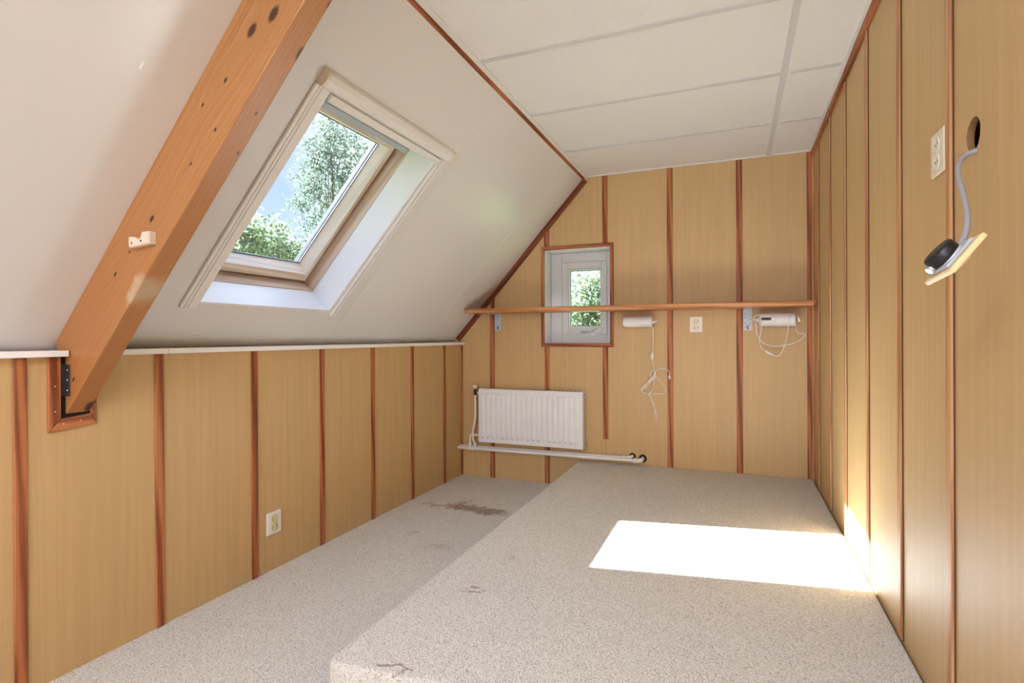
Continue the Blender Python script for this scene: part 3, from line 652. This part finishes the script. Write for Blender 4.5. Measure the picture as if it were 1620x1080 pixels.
pp = empty('heating_pipes', (-1.34, 3.785, .22), label='pair of white heating pipes running under the radiator along the far wall', cat='pipes')
PA = Vector((XL+.001, 3.773, .2275)); PB = Vector((-.655, 3.773, .2345))
bm = NB(); cyl(bm, PA, PB, .0120, 18); obj('front_pipe', bm, 'pipe_white', pp)
bm = NB(); cyl(bm, PA+Vector((.0, .034, .008)), Vector((-.700, 3.807, .2435)), .009, 16); obj('rear_pipe', bm, 'pipe_white', pp)
bm = NB()
for x in (vx-.060, vx-.030, vx+.012): cyl(bm, (x, 3.773, .2282), (x+.018, 3.773, .2284), .0155, 18)
for x in (vx-.046, vx-.001): cyl(bm, (x, 3.774, .236), (x, 3.776, .2722), .0115, 16)
obj('tee_fittings', bm, 'pipe_white', pp)
bm = NB(); lathe(bm, (-.655, 3.773, .2345), (1, 0, 0), [(0, .0125), (.004, .0165), (.014, .0165), (.018, .0145), (.03, .0145)], 18); tube(bm, [(-.630, 3.773, .2345), (-.612, 3.775, .236), (-.600, 3.792, .238), (-.598, 3.8405, .239)], .0145, 14)
obj('end_elbow', bm, 'pipe_white', pp)
bm = NB(); tube(bm, [(-.702, 3.807, .2440), (-.686, 3.808, .246), (-.672, 3.818, .248), (-.668, 3.8405, .250)], .0115, 12); cyl(bm, (-.735, 3.807, .2436), (-.715, 3.807, .2437), .0125, 14); obj('end_elbow', bm, 'pipe_white', pp)
bm = NB(); lathe(bm, (-.598, 3.8385, .239), (0, 1, 0), [(0, .027), (.0022, .027)], 24); lathe(bm, (-.668, 3.8385, .251), (0, 1, 0), [(0, .021), (.0022, .021)], 24)
obj('pipe_holes', bm, 'dark_hole', label='two dark pipe holes in the far wall behind the heating pipe elbows', cat='pipe hole')

# ------------------------------------------------------------------ socket outlets
def socket_outlet(M, w, h, label, plugs=False):
    """M: frame with x to the right, y up, z out of the wall, origin at the lower middle of the plate."""
    e0 = empty('socket_outlet', frame=M, label=label, cat='socket', group='double wall sockets')
    bm = NB(); box(bm, -w/2, w/2, 0, h, .0004, .008, bev=.003, seg=3); obj('cover_plate', bm, 'white_plastic' if plugs else 'socket_cream', e0, local=True)
    for k, cy in enumerate((h*.30, h*.70)):
        bm = NB(); lathe(bm, (0, cy, .0078), (0, 0, 1), [(0, .0195), (.0030, .0195), (.0032, .0180), (.0012, .0165), (.0010, .001)], 32)
        s_ = obj('socket_well', bm, 'plug_yellowed' if plugs else 'socket_cream', e0, local=True)
        bm = NB()
        if plugs: box(bm, -.008, .008, cy-.016, cy+.016, .0092, .0145, bev=.003, seg=2); obj('safety_insert', bm, 'plug_yellowed', s_, local=True)
        else:
            for dx in (-.0095, .0095): lathe(bm, (dx, cy, .0089), (0, 0, 1), [(0, .0026), (.0004, .0026), (.0005, .001)], 12)
            obj('pin_holes', bm, 'dark_hole', s_, local=True)
    bm = NB(); lathe(bm, (0, h/2, .0079), (0, 0, 1), [(0, .0030), (.0010, .0026), (.0011, .001)], 12); obj('screw', bm, 'nail_white', e0, local=True)
def wallframe(x, y, z, right, out):
    r = Vector(right); n = Vector(out); u = n.cross(r)
    return Matrix(((r.x, u.x, n.x, x), (r.y, u.y, n.y, y), (r.z, u.z, n.z, z), (0, 0, 0, 1)))
socket_outlet(wallframe(XL, 1.9385, .168, (0, 1, 0), (1, 0, 0)), .084, .104, 'white double socket with yellowed inserts, low on the left knee wall', True)
socket_outlet(wallframe(-.2440, YB, 1.109, (1, 0, 0), (0, -1, 0)), .082, .106, 'cream double socket on the far wall under the shelf')
socket_outlet(wallframe(XR, 1.5745, 1.460, (0, -1, 0), (-1, 0, 0)), .090, .102, 'white double socket high on the right wall beside the cable hole')

# ------------------------------------------------------------------ wall lamps
def wall_lamp(x0, x1, z0, z1, side, label, printed):
    zc = (z0+z1)/2; r = (z1-z0)/2; yc = 3.776
    e0 = empty('wall_lamp', ((x0+x1)/2, yc, z0), label=label, cat='wall lamp')
    bm = NB(); L_ = x1-x0
    lathe(bm, (x0, yc, zc), (1, 0, 0), [(0, r-.010), (.002, r-.004), (.006, r-.0005), (.010, r), (L_-.010, r), (L_-.006, r+.0012), (L_-.002, r+.0012), (L_, r-.003), (L_, r-.012)], 40)
    obj('lamp_shade', bm, 'white_gloss', e0)
    sgn = 1 if side == 'r' else -1; xe = x1 if side == 'r' else x0
    bm = NB(); lathe(bm, (xe, yc, zc), (sgn, 0, 0), [(0, .016), (.003, .016), (.005, .011), (.012, .011), (.014, .006), (.024, .0055), (.026, .008), (.034, .008), (.036, .005)], 20)
    obj('end_knob', bm, 'white_plastic', e0)
    bm = NB(); cyl(bm, ((x0+x1)/2-.02, yc+r-.004, zc), ((x0+x1)/2-.02, YB-.0003, zc), .022, 20); obj('wall_mount', bm, 'white_gloss', e0)
    if printed:
        bm = NB()
        def patch(a0, a1, xa, xb, mi, n=8, rr=r+.0006):
            vs = []
            for i in range(n+1):
                a = a0+(a1-a0)*i/n; vs.append([bm.verts.new((x, yc-rr*math.cos(a), zc+rr*math.sin(a))) for x in (xa, xb)]+[bm.verts.new((x, yc-(rr-.001)*math.cos(a), zc+(rr-.001)*math.sin(a))) for x in (xa, xb)])
            for p, q_ in zip(vs, vs[1:]):
                bm.faces.new((p[0], p[1], q_[1], q_[0])).material_index = mi; bm.faces.new((p[2], q_[2], q_[3], p[3])).material_index = mi
            for a_, b_ in ((0, 2), (1, 3)):
                for p, q_ in zip(vs, vs[1:]): bm.faces.new((p[a_], p[b_], q_[b_], q_[a_])).material_index = mi
            for p in (vs[0], vs[-1]): bm.faces.new((p[0], p[1], p[3], p[2])).material_index = mi
        patch(-.10, .32, x0+.012, x0+.066, 0)
        obj('rating_label', bm, 'rubber_black', e0, label='black rating label')
        bm = NB()
        ring_ = []
        for k in range(24):
            a = 2*math.pi*k/24
            for rr_ in (.0135, .0120):
                xx = x0+.082+rr_*math.cos(a); ang = (rr_*math.sin(a)+.004)/r
                ring_.append(bm.verts.new((xx, yc-(r+.0007)*math.cos(ang), zc+(r+.0007)*math.sin(ang))))
        for k in range(24):
            j = (k+1) % 24; bm.faces.new((ring_[2*k], ring_[2*k+1], ring_[2*j+1], ring_[2*j]))
        obj('printed_mark', bm, 'grey_print', e0)
    return e0
wall_lamp(-.7170, -.5200, 1.1445, 1.2215, 'r', 'white cylindrical wall lamp with dangling knotted cord, right of the small window', False)
wall_lamp(.1365, .3390, 1.1420, 1.2260, 'l', 'white cylindrical wall lamp with black label and looped cord, by the right corner', True)
c1 = empty('lamp_cord', (-.518, 3.80, .53), label='thin white cord hanging knotted from the left wall lamp', cat='cord')
bm = NB()
Y = 3.815
tube(bm, [(-.520, 3.777, 1.150), (-.5175, 3.790, 1.12), (-.5178, 3.80, 1.06), (-.5195, 3.806, 1.00), (-.5260, Y-.006, .978)], .0022, 8)
tube(bm, [(-.5270, Y-.006, .920), (-.524, Y, .89), (-.518, Y, .86), (-.514, Y-.004, .830), (-.528, Y-.008, .800), (-.540, Y, .822), (-.530, Y, .850), (-.512, Y-.010, .848), (-.506, Y-.012, .815), (-.520, Y-.008, .790),
          (-.560, Y-.004, .765), (-.592, Y, .735), (-.598, Y, .712), (-.575, Y-.004, .693), (-.540, Y-.006, .690), (-.500, Y-.006, .694), (-.455, Y, .698), (-.440, Y, .725), (-.458, Y, .760), (-.490, Y-.005, .795),
          (-.512, Y-.010, .812), (-.545, Y-.008, .780), (-.585, Y-.006, .742), (-.604, Y-.004, .718), (-.585, Y-.008, .696), (-.555, Y-.009, .688), (-.540, Y-.008, .660), (-.520, Y, .610), (-.503, Y, .560),
          (-.500, Y, .530), (-.507, Y, .522), (-.515, Y, .534), (-.512, Y, .570), (-.518, Y-.004, .620), (-.534, Y-.006, .665), (-.545, Y-.008, .690), (-.524, Y-.010, .720), (-.514, Y-.010, .770), (-.512, Y-.014, .812),
          (-.505, Y-.012, .845), (-.480, Y-.006, .862), (-.455, Y-.002, .866), (-.428, Y, .858), (-.416, Y, .838), (-.415, Y, .822)], .0022, 8, 6)
tube(bm, [(-.535, Y-.008, .800), (-.570, Y-.006, .752), (-.596, Y-.006, .716), (-.560, Y-.006, .745), (-.528, Y-.010, .790), (-.518, Y-.014, .806)], .0022, 8, 6)
obj('cord', bm, 'white_cable', c1)
bm = NB(); lathe(bm, (-.5268, Y-.006, .918), (.0, 0, 1), [(0, .0035), (.006, .0075), (.030, .0085), (.054, .0075), (.060, .0035)], 14); box(bm, -.5385, -.534, Y-.010, Y-.002, .938, .958, bev=.001); obj('inline_switch', bm, 'white_plastic', c1)
bm = NB(); lathe(bm, (-.415, Y, .824), (0, 0, -1), [(0, .0035), (.004, .006), (.016, .0085), (.026, .0085), (.028, .006)], 14); obj('plug', bm, 'white_plastic', c1)
c2 = empty('lamp_cord', (.25, 3.75, .96), label='thin white cord looped below the labelled right wall lamp', cat='cord')
bm = NB(); r2 = .0024
tube(bm, [(.1120, 3.776, 1.178), (.1060, 3.770, 1.200), (.118, 3.755, 1.214), (.140, 3.745, 1.212)], r2, 8)
tube(bm, [(.140, 3.745, 1.212), (.1460, 3.731, 1.190), (.1480, 3.731, 1.150), (.1465, 3.745, 1.110), (.140, 3.765, 1.075), (.1395, 3.775, 1.050), (.1455, 3.780, 1.020), (.158, 3.785, .999), (.170, 3.788, .990)], r2, 8)
tube(bm, [(.2180, 3.788, .962), (.232, 3.788, .957), (.250, 3.785, .962), (.268, 3.780, .990), (.283, 3.770, 1.035), (.293, 3.750, 1.085), (.298, 3.732, 1.135), (.300, 3.7275, 1.184), (.300, 3.738, 1.218), (.300, 3.776, 1.2300), (.285, 3.800, 1.222), (.25, 3.8, 1.229), (.22, 3.79, 1.2300), (.18, 3.78, 1.225)], r2, 8)
tube(bm, [(.1180, 3.775, 1.170), (.1200, 3.776, 1.130), (.1240, 3.778, 1.095), (.138, 3.780, 1.065), (.160, 3.780, 1.040), (.190, 3.780, 1.024), (.230, 3.778, 1.020), (.280, 3.776, 1.024), (.330, 3.778, 1.038), (.365, 3.782, 1.055),
          (.388, 3.785, 1.078), (.393, 3.786, 1.090), (.385, 3.786, 1.096), (.365, 3.784, 1.097), (.350, 3.782, 1.108), (.343, 3.778, 1.130), (.3400, 3.755, 1.165), (.341, 3.76, 1.20), (.348, 3.775, 1.210), (.358, 3.775, 1.200)], r2, 8)
obj('cord', bm, 'white_cable', c2)
bm = NB(); d = Vector((.050, 0, -.030)); lathe(bm, (.169, 3.788, .9905), d, [(0, .0035), (.005, .0070), (.030, .0080), (.052, .0070), (.058, .0035)], 14); obj('inline_switch', bm, 'white_plastic', c2)
bm = NB(); lathe(bm, (.357, 3.775, 1.202), (.15, -.1, -1), [(0, .0035), (.004, .0065), (.016, .0085), (.030, .0095), (.034, .007)], 14); obj('plug', bm, 'white_plastic', c2)

# ------------------------------------------------------------------ dangling socket on a grey cable
PC = Vector((.3335, 1.108, 1.2050))
ex = (RV*.66+UV*.75).normalized(); nf = (RV*.70-UV*.66-F*.26); nf = (nf-ex*nf.dot(ex)).normalized(); ey = nf.cross(ex)
DM = Matrix(((ex.x, ey.x, nf.x, PC.x), (ex.y, ey.y, nf.y, PC.y), (ex.z, ey.z, nf.z, PC.z), (0, 0, 0, 1)))
dg = empty('hanging_socket', frame=DM, label='loose cream socket with black back, hanging by a grey cable from the right wall', cat='socket')
bm = NB(); box(bm, -.0400, .0400, -.040, .040, -.004, .005, bev=.0025, seg=3); obj('cover_plate', bm, 'cream_plastic', dg, local=True)
bm = NB(); lathe(bm, (0, 0, .0048), (0, 0, 1), [(0, .0205), (.006, .0205), (.007, .018), (.0035, .016), (.003, .001)], 32); obj('socket_well', bm, 'cream_plastic', dg, local=True)
bm = NB(); lathe(bm, (-.003, 0, -.0042), (0, 0, -1), [(0, .026), (.009, .026)], 28); box(bm, -.032, .030, -.028, .028, -.0095, -.0045, bev=.0008)
for x in (-.022, .010): lathe(bm, (x, -.0288, -.007), (0, -1, 0), [(0, .0025), (.001, .002)], 10, mi=1)
obj('mounting_ring', bm, ['zinc_plate', 'rubber_black'], dg, local=True, label='grey metal mounting ring')
bm = NB(); lathe(bm, (-.004, 0, -.0100), (0, 0, -1), [(0, .0250), (.003, .0260), (.017, .0260), (.020, .024), (.020, .004)], 32); obj('black_back_box', bm, 'rubber_black', dg, local=True)
bm = NB(); lathe(bm, (-.028, -.006, -.016), (-1, 0, 0), [(0, .008), (.006, .008), (.008, .006)], 16); obj('cable_gland', bm, 'chrome', dg, local=True)
inv = DM.inverted()
bm = NB()
pts = [(XR+.06, 1.410, 1.470), (XR+.02, 1.395, 1.462), (0.449, 1.369, 1.452), (0.437, 1.373, 1.448), (0.420, 1.359, 1.432), (0.404, 1.320, 1.403), (0.394, 1.278, 1.368), (0.386, 1.234, 1.332), (0.378, 1.195, 1.298), (0.368, 1.163, 1.271), (0.358, 1.143, 1.248), (0.345, 1.123, 1.228), (.3385, 1.118, 1.216)]
tube(bm, [inv @ Vector(p) for p in pts], .0046, 12); obj('cable', bm, 'grey_cable', dg, local=True, label='grey round cable')

# ------------------------------------------------------------------ outside: ground and trees beyond the windows
bm = NB(); box(bm, -60, 40, -30, 70, -2.9, -2.7); obj('lawn', bm, 'lawn_green', label='green ground outside below the windows', cat='ground', kind='structure')
bm = NB()
def tree(name, base, blobs, leaf, label, group, nl, ls, seed, cat='tree', lean=None):
    rnd = random.Random(seed); base = Vector(base)
    e0 = empty(name, base, label=label, cat=cat, group=group)
    bm = NB(); topc = max(blobs, key=lambda b: b[2]); T = Vector(topc[:3])
    path = [base, base.lerp(T, .35)+Vector((rnd.uniform(-.15, .15), rnd.uniform(-.15, .15), 0)), base.lerp(T, .7)+Vector((rnd.uniform(-.2, .2), rnd.uniform(-.2, .2), 0)), T]
    tube(bm, path, .10, 8, 5, r1=.012)
    for b in blobs:
        c = Vector(b[:3]); h = min(max((c.z-base.z)*.72/(T.z-base.z), .1), .95)
        st = base.lerp(T, h); tube(bm, [st, st.lerp(c, .5)+Vector((0, 0, -.08)), c], .014, 5, 4, r1=.005)
        for _ in range(5):
            dd = Vector((rnd.gauss(0, 1), rnd.gauss(0, 1), rnd.gauss(0, 1))).normalized()*b[3]*.85; tube(bm, [c, c+dd*.5+Vector((0, 0, .03)), c+dd], .009, 4, 2, r1=.003)
    obj('trunk', bm, 'bark', e0)
    bm = NB()
    for b in blobs:
        c = Vector(b[:3]); n = int(nl*b[3]**2*b[4] if len(b) > 4 else nl*b[3]**2)
        subs = [c+Vector((rnd.gauss(0, 1), rnd.gauss(0, 1), rnd.gauss(0, .8))).normalized()*b[3]*rnd.uniform(.2, .85) for _ in range(9)]
        for _ in range(n):
            s = rnd.choice(subs); p = s+Vector((rnd.gauss(0, 1), rnd.gauss(0, 1), rnd.gauss(0, .75)))*b[3]*.26
            q = Quaternion((rnd.gauss(0, 1), rnd.gauss(0, 1), rnd.gauss(0, 1), rnd.gauss(0, 1))).normalized(); l = ls*rnd.uniform(.6, 1.3); w = l*.42
            vs = [bm.verts.new(p+q @ Vector(v)) for v in ((0, 0, 0), (l*.45, w*.5, l*.06), (l, 0, 0), (l*.45, -w*.5, l*.06))]; bm.faces.new(vs)
    obj('foliage', bm, leaf, e0, kind='stuff')
    return e0
def at(px, py, dist):       # a point of the view out of the window at a given distance, rounded to 5 cm
    v = RV*(px-810)/FPX-UV*(py-CYPX)/FPX+F
    p = Vector((0, 0, EYE))+v*dist; return (round(p.x*20)/20, round(p.y*20)/20, round(p.z*20)/20)
TREE1 = []
for px, py, d_, r_, k_ in [(515, 215, 11, .42, 1), (548, 232, 11.4, .5, 1), (590, 250, 11.8, .45, .8), (500, 262, 11, .5, 1), (545, 285, 11.5, .65, 1.1), (580, 310, 12, .6, 1), (492, 300, 10.8, .4, .8), (520, 330, 11.4, .5, .8),
                           (470, 322, 10.6, .32, .7), (560, 355, 12, .5, .8), (500, 356, 11, .42, .8), (535, 385, 11.5, .5, .8), (610, 290, 12.4, .6, 1), (600, 350, 12.4, .6, 1), (520, 190, 11.2, .25, .6), (640, 250, 12.8, .7, 1), (500, 235, 11.2, .3, .7)]:
    TREE1.append((*at(px, py, d_), r_, k_))
tree('tree', (-8.2, 9.3, -2.7), TREE1, 'leaf_grey_green', 'tall grey-green tree seen through the roof window against the sky', 'trees outside the windows', 3400, .08, 11)
TREE2 = [(*at(px, py, d_), r_, k_) for px, py, d_, r_, k_ in [(385, 372, 8, .36, 1), (415, 385, 8.2, .42, 1), (452, 392, 8.6, .42, 1), (370, 405, 8, .4, 1), (430, 415, 8.5, .45, 1), (480, 400, 9, .42, 1), (400, 352, 8.3, .2, .8), (350, 385, 8, .4, 1), (395, 430, 8.4, .5, 1), (460, 430, 8.6, .5, 1), (330, 420, 8, .5, 1), (500, 430, 9, .5, 1), (445, 365, 8.9, .25, .8), (510, 410, 9.4, .4, 1)]]
tree('leafy_bush', (-6.6, 6.4, -2.7), TREE2, 'leaf_lime', 'lime-green leafy tree low in the roof window', 'trees outside the windows', 2300, .105, 5)
TREE3 = [(*at(px, py, d_), r_, k_) for px, py, d_, r_, k_ in [(935, 452, 9, .42, 1.3), (945, 475, 9.2, .5, 1.4), (925, 490, 9, .45, 1.4), (915, 510, 9.2, .5, 1.4), (950, 510, 9.4, .5, 1.4), (935, 530, 9, .6, 1.4), (960, 445, 9.6, .45, 1.2), (905, 535, 9.4, .6, 1.2)]]
tree('tree', (-3.0, 9.6, -2.7), TREE3, 'leaf_lime', 'light green tree filling most of the small far window', 'trees outside the windows', 1500, .10, 21)
TREE4 = [(*at(px, py, d_), r_, k_) for px, py, d_, r_, k_ in [(905, 470, 16, .6, 1), (915, 455, 16.5, .4, .8), (900, 495, 16, .8, 1.2), (930, 485, 17, 1, 1.2), (945, 435, 15.5, .6, .8), (955, 465, 16, .9, 1.2), (905, 525, 16, 1, 1.2), (950, 520, 16, 1.1, 1.2), (965, 425, 16, .6, .8), (890, 470, 16.5, .6, 1)]]
tree('tree', (-6.0, 16.6, -2.7), TREE4, 'leaf_mid', 'bluish-green tree standing behind, at the left and top of the small far window', 'trees outside the windows', 900, .16, 33)
bpy.context.view_layer.update()
